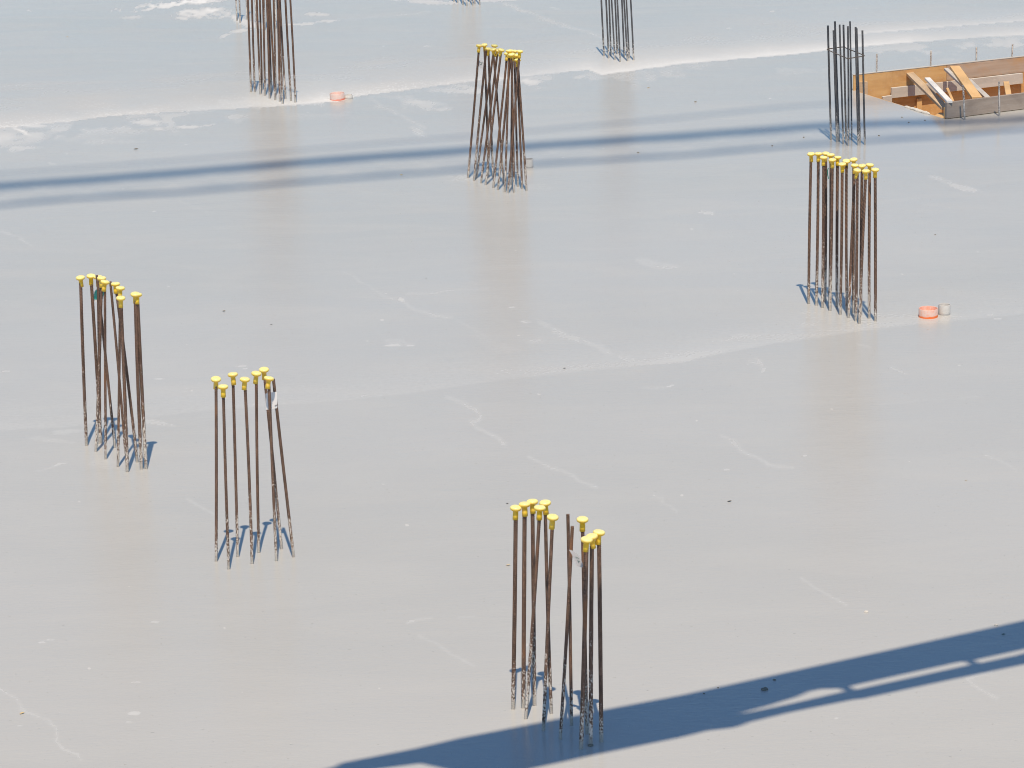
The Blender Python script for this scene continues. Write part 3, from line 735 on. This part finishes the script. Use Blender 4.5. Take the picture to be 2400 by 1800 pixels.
# ------------------------------------------------------------------ pipe stubs cast into the slab
def pipe_stub(px, py, r, h, wall, material, label, cat='pipe', tilt=(0, 0), group='drain pipe stubs standing out of the slab'):
    seg = 40
    prof = [(r, -0.02), (r, h * 0.97), (r - wall * 0.25, h), (r - wall * 0.75, h), (r - wall, h * 0.97), (r - wall, -0.02)]
    o = link_mesh('pipe_stub', lathe('pipe_stub', prof, seg), material, None, on_z(px, py))
    # mortar plug inside
    pv = [(0, 0, 0)]; pf = []
    V = []; F = []
    rings = 5
    for i in range(rings + 1):
        rr = (r - wall * 0.95) * i / rings + 1e-5
        for q in range(20):
            a = 2 * math.pi * q / 20
            V.append((rr * math.cos(a), rr * math.sin(a), h * 0.45 + random.uniform(-1, 1) * h * 0.07 * (i < rings)))
    for i in range(rings):
        for q in range(20):
            F.append((i * 20 + q, (i + 1) * 20 + q, (i + 1) * 20 + (q + 1) % 20, i * 20 + (q + 1) % 20))
    return o, (V, F)
def add_stub(px, py, r, h, wall, material, label, tilt=(0, 0), plug=None):
    o, (V, F) = pipe_stub(px, py, r, h, wall, material, label)
    o.rotation_euler = (tilt[0], tilt[1], random.uniform(0, 6))
    tag(o, label, 'pipe', 'drain pipe stubs standing out of the slab')
    link_mesh('mortar_plug', mesh_np('mortar_plug', V, F, True), plug or M['mortar'], o)
M['orangemortar'] = simple('orange_stained_mortar', (0.66, 0.30, 0.17), 0.8, 0.35, 45)
M['pinkmortar'] = simple('pink_stained_mortar', (0.62, 0.34, 0.28), 0.8, 0.2, 45)
add_stub(2175.5, 742.0, 0.066, 0.060, 0.004, M['orangepipe'], 'short orange pipe stub with pale cement film, right of the capped bundle', plug=M['orangemortar'])
add_stub(2213.0, 736.5, 0.0415, 0.070, 0.004, M['greypipe'], 'small grey pipe stub standing beside the orange one')
add_stub(791.0, 233.0, 0.070, 0.062, 0.004, M['pinkpipe'], 'pale pink pipe stub on the white joint right of the brown bundle', (0.0, -0.05), plug=M['pinkmortar'])
add_stub(817.0, 231.0, 0.040, 0.035, 0.004, M['greypipe'], 'low grey pipe stub tucked behind the pink one')
add_stub(1239.0, 392.0, 0.040, 0.072, 0.004, M['greypipe'], 'pale grey pipe stub behind the foot of the tangled bundle')

# ------------------------------------------------------------------ formwork round the opening
kz = 410 / 2212.0
def zp(u, v): return (1990 + u * kz, 90 + v * kz)
BL0, FL0, FR0, BR0 = HOLE
bdir = (BR0 - BL0).normalized(); bn = Vector((bdir.y, -bdir.x, 0)).normalized()      # bn points to the camera, into the opening
fdir = (FR0 - FL0).normalized(); fn = Vector((fdir.y, -fdir.x, 0)).normalized()
fw = empty('formwork', BL0)
tag(fw, 'open box of orange plywood and grey boards round an opening in the slab', 'formwork')
def part(o):
    o.parent = fw; o.matrix_parent_inverse = Matrix.Translation(-BL0); return o
def back(u, v, off=0.0):
    px, py = zp(u, v); return on_plane(px, py, BL0 + bn * off, bn)
def front(u, v, off=0.0):
    px, py = zp(u, v); return on_plane(px, py, FL0 + fn * off, fn)
up = Vector((0, 0, 1))
# back wall: plywood below and left, a weathered plank on top at the right
tl = back(60, 468); tm = back(1235, 341); tr = back(2212, 231)
tr = tm + (tr - tm) * 2.2
ext_r = back(2212, 231); ext_r = ext_r + (BR0 - BL0).normalized() * 1.2
def quad_board(name, pts, n, thick, material, uvdir):
    return part(prism(name, pts, [p - n * thick for p in pts], material, None, uvdir=uvdir, bevel=0.0015))
lowL = Vector((tl.x, tl.y, -0.02)); 
mid_z = -0.62
pm = back(1235, 500)
quad_board('plywood_panel', [tl, tm, Vector((tm.x, tm.y, mid_z)), Vector((tl.x, tl.y, mid_z))], bn, 0.021, M['ply'], bdir)
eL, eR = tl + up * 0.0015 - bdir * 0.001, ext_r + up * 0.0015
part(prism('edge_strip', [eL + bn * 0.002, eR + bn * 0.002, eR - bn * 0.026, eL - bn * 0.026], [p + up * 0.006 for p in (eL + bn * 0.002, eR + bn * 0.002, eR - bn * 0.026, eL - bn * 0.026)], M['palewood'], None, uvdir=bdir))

zpl = back(1600, 495).z
quad_board('weathered_plank', [tm + bdir * 0.003, ext_r, Vector((ext_r.x, ext_r.y, zpl)), Vector((tm.x, tm.y, zpl)) + bdir * 0.003], bn, 0.024, M['plank'], bdir)
quad_board('plywood_panel', [Vector((tm.x, tm.y, zpl - 0.003)) + bdir * 0.003, Vector((ext_r.x, ext_r.y, zpl - 0.003)), Vector((ext_r.x, ext_r.y, mid_z)), Vector((tm.x, tm.y, mid_z)) + bdir * 0.003], bn, 0.021, M['ply'], bdir)
# side wall along the slab edge and front wall, both below slab level
side = (FL0 - BL0).normalized(); sn = Vector((-side.y, side.x, 0))
part(prism('side_panel', [BL0 + side * .03 - up * .004 - sn * 0.002, FL0 - side * .03 - up * .004 - sn * 0.002, FL0 - side * .03 + up * mid_z - sn * 0.002, BL0 + side * .03 + up * mid_z - sn * 0.002],
           [BL0 + side * .03 - up * .004 + sn * 0.018, FL0 - side * .03 - up * .004 + sn * 0.018, FL0 - side * .03 + up * mid_z + sn * 0.018, BL0 + side * .03 + up * mid_z + sn * 0.018], M['ply'], None, uvdir=side))
ftl = front(1237, 812); ftr = front(2212, 691); ftr = ftr + fdir * 1.1
for p in (ftl, ftr): pass
fb = [ftl, ftr, Vector((ftr.x, ftr.y, 0.004)), Vector((ftl.x, ftl.y, 0.004))]
part(prism('front_board', fb, [p - fn * 0.027 for p in fb], M['greyboard'], None, uvdir=fdir, bevel=0.0015))
g = [Vector((ftl.x, ftl.y, 0.0)) - fn * 0.029 + up * 0.10, Vector((ftr.x, ftr.y, 0.0)) - fn * 0.029 + up * 0.10, Vector((ftr.x, ftr.y, mid_z)) - fn * 0.029, Vector((ftl.x, ftl.y, mid_z)) - fn * 0.029]
part(prism('plywood_panel', g, [p - fn * 0.018 for p in g], M['ply'], None, uvdir=fdir))
# end panel closing the opening beyond the picture
er = FR0 - fdir * 0.05; eb = BR0 - bdir * 0.05
ed_ = (eb - er).normalized(); en = Vector((-ed_.y, ed_.x, 0))
ep = [er + ed_ * .03 + up * .13, eb - ed_ * .03 + up * .13, eb - ed_ * .03 + up * mid_z, er + ed_ * .03 + up * mid_z]
part(prism('side_panel', ep, [p + en * 0.02 for p in ep], M['ply'], None, uvdir=ed_))
# opening floor
part(prism('bottom_panel', [Vector((p.x, p.y, mid_z - .02)) for p in HOLE], [Vector((p.x, p.y, mid_z - .001)) for p in HOLE], M['ply'], None, uvdir=bdir))
# rail along the back wall
def rail(name, u0, v0, u1, v1, vb0, vb1, off, th, material):
    a, c2, d, e = back(u0, v0, off), back(u1, v1, off), back(u1, vb1, off), back(u0, vb0, off)
    return part(prism(name, [a, c2, d, e], [p - bn * th for p in (a, c2, d, e)], material, None, uvdir=bdir, bevel=0.0015))
rail('rail', 545, 627, 2198, 440, 757, 570, 0.052, 0.028, M['palewood'])
rail('batten', 127, 553, 238, 547, 900, 900, 0.020, 0.018, M['tanwood'])
rail('batten', 430, 738, 545, 722, 1000, 990, 0.048, 0.026, M['palewood'])
rail('batten', 860, 765, 925, 757, 1300, 1300, 0.020, 0.018, M['ply'])
# struts across the opening, (picture start, z) -> (picture end, z), half width, half thickness
def strut(name, a, za, c2, zc, w, t, material, twist=0.0):
    A = on_z(*zp(*a), za); B = on_z(*zp(*c2), zc)
    d = (B - A).normalized(); wv = d.cross(up).normalized() * w
    tv = d.cross(wv).normalized() * t
    if twist: 
        q = Matrix.Rotation(twist, 3, d); wv = q @ wv; tv = q @ tv
    return part(board(name, A, B, wv, tv, material, None))
strut('strut', (745, 424), 0.105, (1222, 888), 0.045, 0.038, 0.014, M['tanwood'])
strut('strut', (990, 508), 0.13, (1272, 803), 0.155, 0.026, 0.011, M['whitewood'])
strut('strut', (1225, 388), 0.13, (1450, 600), 0.115, 0.020, 0.012, M['palewood'])
strut('strut', (1335, 362), 0.150, (1618, 757), 0.135, 0.046, 0.013, M['freshwood'])
strut('strut', (1500, 520), 0.09, (1790, 790), 0.10, 0.026, 0.012, M['palewood'])
strut('block', (1243, 640), 0.02, (1325, 830), 0.04, 0.012, 0.012, M['freshwood'])
strut('block', (1988, 562), 0.05, (2020, 740), 0.06, 0.026, 0.014, M['freshwood'])
strut('block', (1095, 985), -0.05, (1240, 985), 0.0, 0.05, 0.010, M['freshwood'], 0.5)
# ridge of mortar squeezed up on the slab edge
bm = bmesh.new()
rows = 26; ring = 8; grid = []
for i in range(rows):
    t = i / (rows - 1)
    p = zp(705 + (1020 - 705) * t, 868 + (968 - 868) * t - 6)
    q = on_z(*p)
    wv = 0.008 + 0.018 * math.sin(math.pi * t) ** .5 * (0.6 + 0.6 * random.random()); hv = 0.004 + 0.018 * (0.35 + 0.65 * random.random()) * (0.5 + 0.5 * t)
    if i in (0, rows - 1): wv = hv = 0.003
    grid.append([bm.verts.new(q - BL0 + sn * (-wv * math.cos(math.pi * j / (ring - 1))) + up * (hv * math.sin(math.pi * j / (ring - 1)) + 0.001 + random.uniform(-.002, .003)) + side * random.uniform(-.005, .005)) for j in range(ring)])
for i in range(rows - 1):
    for j in range(ring - 1):
        bm.faces.new((grid[i][j], grid[i][j + 1], grid[i + 1][j + 1], grid[i + 1][j]))
bmesh.ops.recalc_face_normals(bm, faces=bm.faces)
me = bpy.data.meshes.new('mortar_ridge'); bm.to_mesh(me); bm.free()
o = link_mesh('mortar_ridge', me, M['mortar'], None, BL0)
tag(o, 'rough pale ridge of mortar on the slab edge at the opening', 'mortar')

# stakes: short ribbed pins holding the boards
def stake(px_top, px_foot, behind, mkey, label):
    u, v = px_foot
    if behind: base = on_plane(*zp(u, v), BL0 - bn * 0.05, bn); base.z = 0
    else: base = on_z(*zp(u, v))
    top = on_y(*zp(*px_top), base.y)
    me = bar_mesh('form_stake', Vector((0, 0, 0)), top - base, 0.0075)
    o = link_mesh('form_stake', me, M[mkey], None, base)
    tag(o, label, 'stake', 'ribbed steel stakes along the formwork')
stake((350, 195), (348, 560), True, 'stake', 'cement-spattered stake behind the left end of the plywood wall')
stake((1035, 155), (1030, 480), True, 'stake', 'white-topped stake behind the middle of the plywood wall')
stake((1610, 110), (1610, 420), True, 'stake', 'pale stake behind the weathered plank, left one of two')
stake((2068, 75), (2050, 380), True, 'stake', 'brownish stake behind the weathered plank, rightmost of the back row')
stake((1442, 590), (1462, 1030), False, 'pale', 'grey stake in front of the front board near its left corner')
stake((1898, 545), (1900, 985), False, 'pale', 'grey stake in front of the front board, nearer the picture edge')

# ------------------------------------------------------------------ small debris
def leaf(px, py, length, ang, material, label, name='dry_leaf', cat='leaf'):
    bm = bmesh.new(); n = 7; rows = []
    for i in range(n):
        t = i / (n - 1); w = length * 0.20 * math.sin(math.pi * min(1, t * 0.92 + 0.06)) + 0.0006
        z = 0.003 + 0.22 * length * (t - 0.4) ** 2
        rows.append([bm.verts.new(((t - .5) * length, s * w, z + abs(s) * w * 0.5)) for s in (-1, 0, 1)])
    for i in range(n - 1):
        for j in range(2): bm.faces.new((rows[i][j], rows[i + 1][j], rows[i + 1][j + 1], rows[i][j + 1]))
    r = bmesh.ops.extrude_face_region(bm, geom=bm.faces[:])
    for v in r['geom']:
        if isinstance(v, bmesh.types.BMVert): v.co.z += 0.0012
    me = bpy.data.meshes.new(name); bm.to_mesh(me); bm.free()
    o = link_mesh(name, me, material, None, on_z(px, py)); o.rotation_euler = (random.uniform(-.2, .2), 0, ang); o.scale = (.75, .75, .75)
    tag(o, label, cat, 'small debris lying on the slab'); return o
def crumb(px, py, size, material, label):
    bm = bmesh.new(); bmesh.ops.create_icosphere(bm, subdivisions=2, radius=size * 0.85)
    for v in bm.verts:
        v.co *= random.uniform(0.75, 1.2); v.co.z = v.co.z * 0.55 + size * 0.25; v.co.x *= 1.25
    me = bpy.data.meshes.new('crumb'); bm.to_mesh(me); bm.free()
    o = link_mesh('crumb', me, material, None, on_z(px, py)); o.rotation_euler = (0, 0, random.uniform(0, 6))
    tag(o, label, 'crumb', 'small debris lying on the slab')
leaf(319, 350, .055, .3, M['leafmat'], 'dark curled leaf on the slab left of the brown bundle, above the streaks')
leaf(525, 730, .030, .4, M['leafmat'], 'small brown leaf right of the leftmost bundle, upper one')
leaf(636, 761, .020, .1, M['leafmat'], 'tiny brown leaf right of the leftmost bundle, lower one')
leaf(1323, 864, .024, 0, M['leafmat'], 'tiny dark leaf just above the faint joint at mid picture')
leaf(1189, 1181, .022, -.6, M['leafmat'], 'tiny dark leaf just left of the nearest bundle caps')
leaf(1710, 1176, .036, .5, M['leafmat'], 'thin brown leaf alone on the slab right of the nearest bundle', )
leaf(52, 1673, .034, .7, M['paleleaf'], 'pale tan leaf near the lower left corner')
leaf(1191, 1326, .030, .2, M['paleleaf'], 'pale leaf scrap left of the nearest bundle shafts')
leaf(2192, 551, .020, 0, M['leafmat'], 'tiny dark speck of leaf above the orange pipe stub')
leaf(1520, 206, .034, 0, M['paleleaf'], 'yellowish leaf between the tangled bundle and the stirrup bundle')
leaf(158, 86, .028, 0, M['paleleaf'], 'pale straw scrap near the top left corner')
leaf(2264, 1127, .016, 0, M['paleleaf'], 'tiny pale scrap on the bare slab at the far right')
leaf(999, 653, .014, .8, M['leafmat'], 'tiny dark speck right of mid picture crack')
leaf(941, 410, .030, .1, M['paleleaf'], 'pale scrap in the lower streak left of the tangled bundle')
crumb(1630, 239, .011, M['crumb'], 'small brown crumb left of the stirrup bundle')
crumb(1884, 322, .009, M['crumb'], 'small crumb in the blurred streak just left of the stirrup bundle')
crumb(1810, 342, .009, M['crumb'], 'small crumb in the lower blurred streak above the capped bundle')
crumb(1496, 358, .010, M['crumb'], 'small crumb right of the tangled bundle between the streaks')
crumb(1792, 1617, .017, M['crumb'], 'largest dark crumb lying in the bottom right shadow band')
crumb(1815, 1594, .008, M['crumb'], 'small dark crumb just above the largest crumb in the shadow band')
crumb(1650, 1626, .006, M['crumb'], 'tiny crumb at the left part of the bottom right shadow band')
crumb(1683, 1612, .005, M['crumb'], 'tiny crumb on the upper edge of the bottom right shadow band')
crumb(2335, 1466, .010, M['mortar'], 'pale crumb on the upper edge of the shadow band at right')
leaf(2352, 1488, .026, 0, M['greendebris'], 'dark green scrap in the shadow band near the right picture edge', 'scrap', 'scrap')
crumb(2030, 1435, .012, M['mortar'], 'pale mortar crumb on the sunlit slab above the shadow band')
crumb(2114, 275, .008, M['crumb'], 'dark crumb in the blurred streak before the opening, leftmost')
crumb(2130, 287, .008, M['crumb'], 'dark crumb in the blurred streak before the opening, middle')
crumb(2168, 282, .008, M['crumb'], 'dark crumb in the blurred streak nearest the formwork corner')
crumb(2060, 318, .010, M['crumb'], 'dark crumb right of the stirrup bundle foot')
crumb(1384, 1748, .012, M['crumb'], 'dark crumb at the foot of the nearest bundle in shadow')

# ------------------------------------------------------------------ what casts the shadows, all above the picture
def lift(px, py, h):
    g0 = on_z(px, py); return g0 - SUND * (h / -SUND.z)
HB = 5.0
kr = 800 / 2212.0; ks = 1700 / 2212.0
def rz(u, v): return (1600 + u * kr, 1400 + v * kr)
def sz(u, v): return (700 + u * ks, 1400 + v * ks)
pump = empty('pump_boom', lift(1800, 1650, HB))
tag(pump, 'grey box-section pump boom with delivery pipe overhead, out of frame', 'boom')
O = Vector(pump.location)
def slab_piece(name, pts, h, dh, material):
    P0 = [lift(p[0], p[1], h) - O for p in pts]
    return prism(name, P0, [p - SUND * dh for p in P0], material, pump)
top_edge = [(-900, 2130), (560, 1845), (700, 1817), (784, 1797), (800, 1788), (969, 1755), (1080, 1729), (1161, 1713.5), (1415, 1663.5), (1600, 1628.5), (2000, 1541.5), (2400, 1454), (3100, 1300), (4600, 970)]
def sh(pts, dy): return [(p[0], p[1] + dy) for p in pts]
low_edge = [(4600, 1050), (3100, 1379), *sh([rz(2212, 333), rz(1895, 402), rz(1780, 418), rz(1420, 497), rz(1080, 573), rz(1000, 588), rz(900, 590), rz(820, 606), rz(740, 642), rz(670, 662), rz(560, 697), rz(430, 732)], 1.5), (1700, 1684), (1600, 1703), (1253, 1780), (1100, 1815), (985, 1789.5), (860, 1806), (760, 1830), (600, 1865), (-900, 2180)]
slab_piece('boom_section', top_edge + low_edge, HB, 0.12, M['boom'])
pipe_top = sh([rz(380, 765), rz(480, 746), rz(700, 700), rz(1040, 622), rz(1130, 607), rz(1400, 548), rz(1880, 443), rz(1930, 436), rz(2120, 395), rz(2160, 388), rz(2212, 372), (3100, 1400), (4600, 1072)], -4)
pipe_low = [(4600, 1110), (3100, 1440), rz(2212, 435), rz(1700, 542), rz(1170, 657), rz(1100, 664), rz(700, 745), rz(430, 810), rz(390, 828), rz(330, 845), rz(160, 865), rz(0, 905), (1400, 1768), (1253, 1800), (1100, 1835), (1000, 1860), (1000, 1840), (1253, 1778), (1600, 1700)]
slab_piece('delivery_pipe', pipe_top + pipe_low, HB - 0.14, 0.10, M['boom'])
slab_piece('pipe_bracket', [rz(1005, 575), rz(1078, 560), rz(1120, 612), rz(1090, 630), rz(1062, 628)], HB - 0.13, 0.11, M['boom'])
slab_piece('pipe_bracket', [rz(1815, 400), rz(1890, 385), rz(1918, 440), rz(1895, 450), rz(1872, 450)], HB - 0.13, 0.11, M['boom'])

HJ = 36.0
jib = empty('crane_jib', lift(1200, 380, HJ))
tag(jib, 'long lattice crane jib high overhead, out of frame', 'crane jib')
OJ = Vector(jib.location)
def chord(pts, r):
    V, F = tube([lift(px, py, HJ) - OJ for px, py in pts], r, 8)
    return link_mesh('chord', mesh_np('chord', V, F, True), M['jib'], jib)
chord([(-900, 502), (0, 436), (253, 418), (470, 401), (800, 373), (1234, 343), (1600, 319), (1925, 295), (2130, 287), (2215, 287), (2400, 279), (3000, 245)], 0.125)
chord([(-900, 548), (0, 481), (181, 465), (434, 450), (800, 419), (1270, 384), (1600, 364), (1853, 342), (2100, 326), (2215, 319), (2300, 309), (2400, 303), (3000, 262)], 0.058)
chord([(-300, 420), (0, 408), (300, 386), (600, 362), (830, 341), (1270, 305), (1600, 275), (1850, 249), (2000, 240), (2400, 215)], 0.026)
V = []; F = []
for i in range(-3, 16):
    x0 = i * 200
    f = lambda x, c: np.interp(x, *zip(*c))
    c1 = [(-900, 502), (0, 436), (800, 373), (1600, 319), (2400, 264), (3000, 232)]; c2 = [(-900, 548), (0, 481), (800, 419), (1600, 364), (2400, 303), (3000, 262)]
    for xa, xb in ((x0, x0 + 100), (x0 + 200, x0 + 100)):
        if -900 < xa < 3000:
            v, ff = tube([lift(xa, float(f(xa, c1)), HJ) - OJ, lift(xb, float(f(xb, c2)), HJ) - OJ], 0.012, 5)
            F += [tuple(q + len(V) for q in t) for t in ff]; V += v
link_mesh('lacing', mesh_np('lacing', V, F), M['jib'], jib)
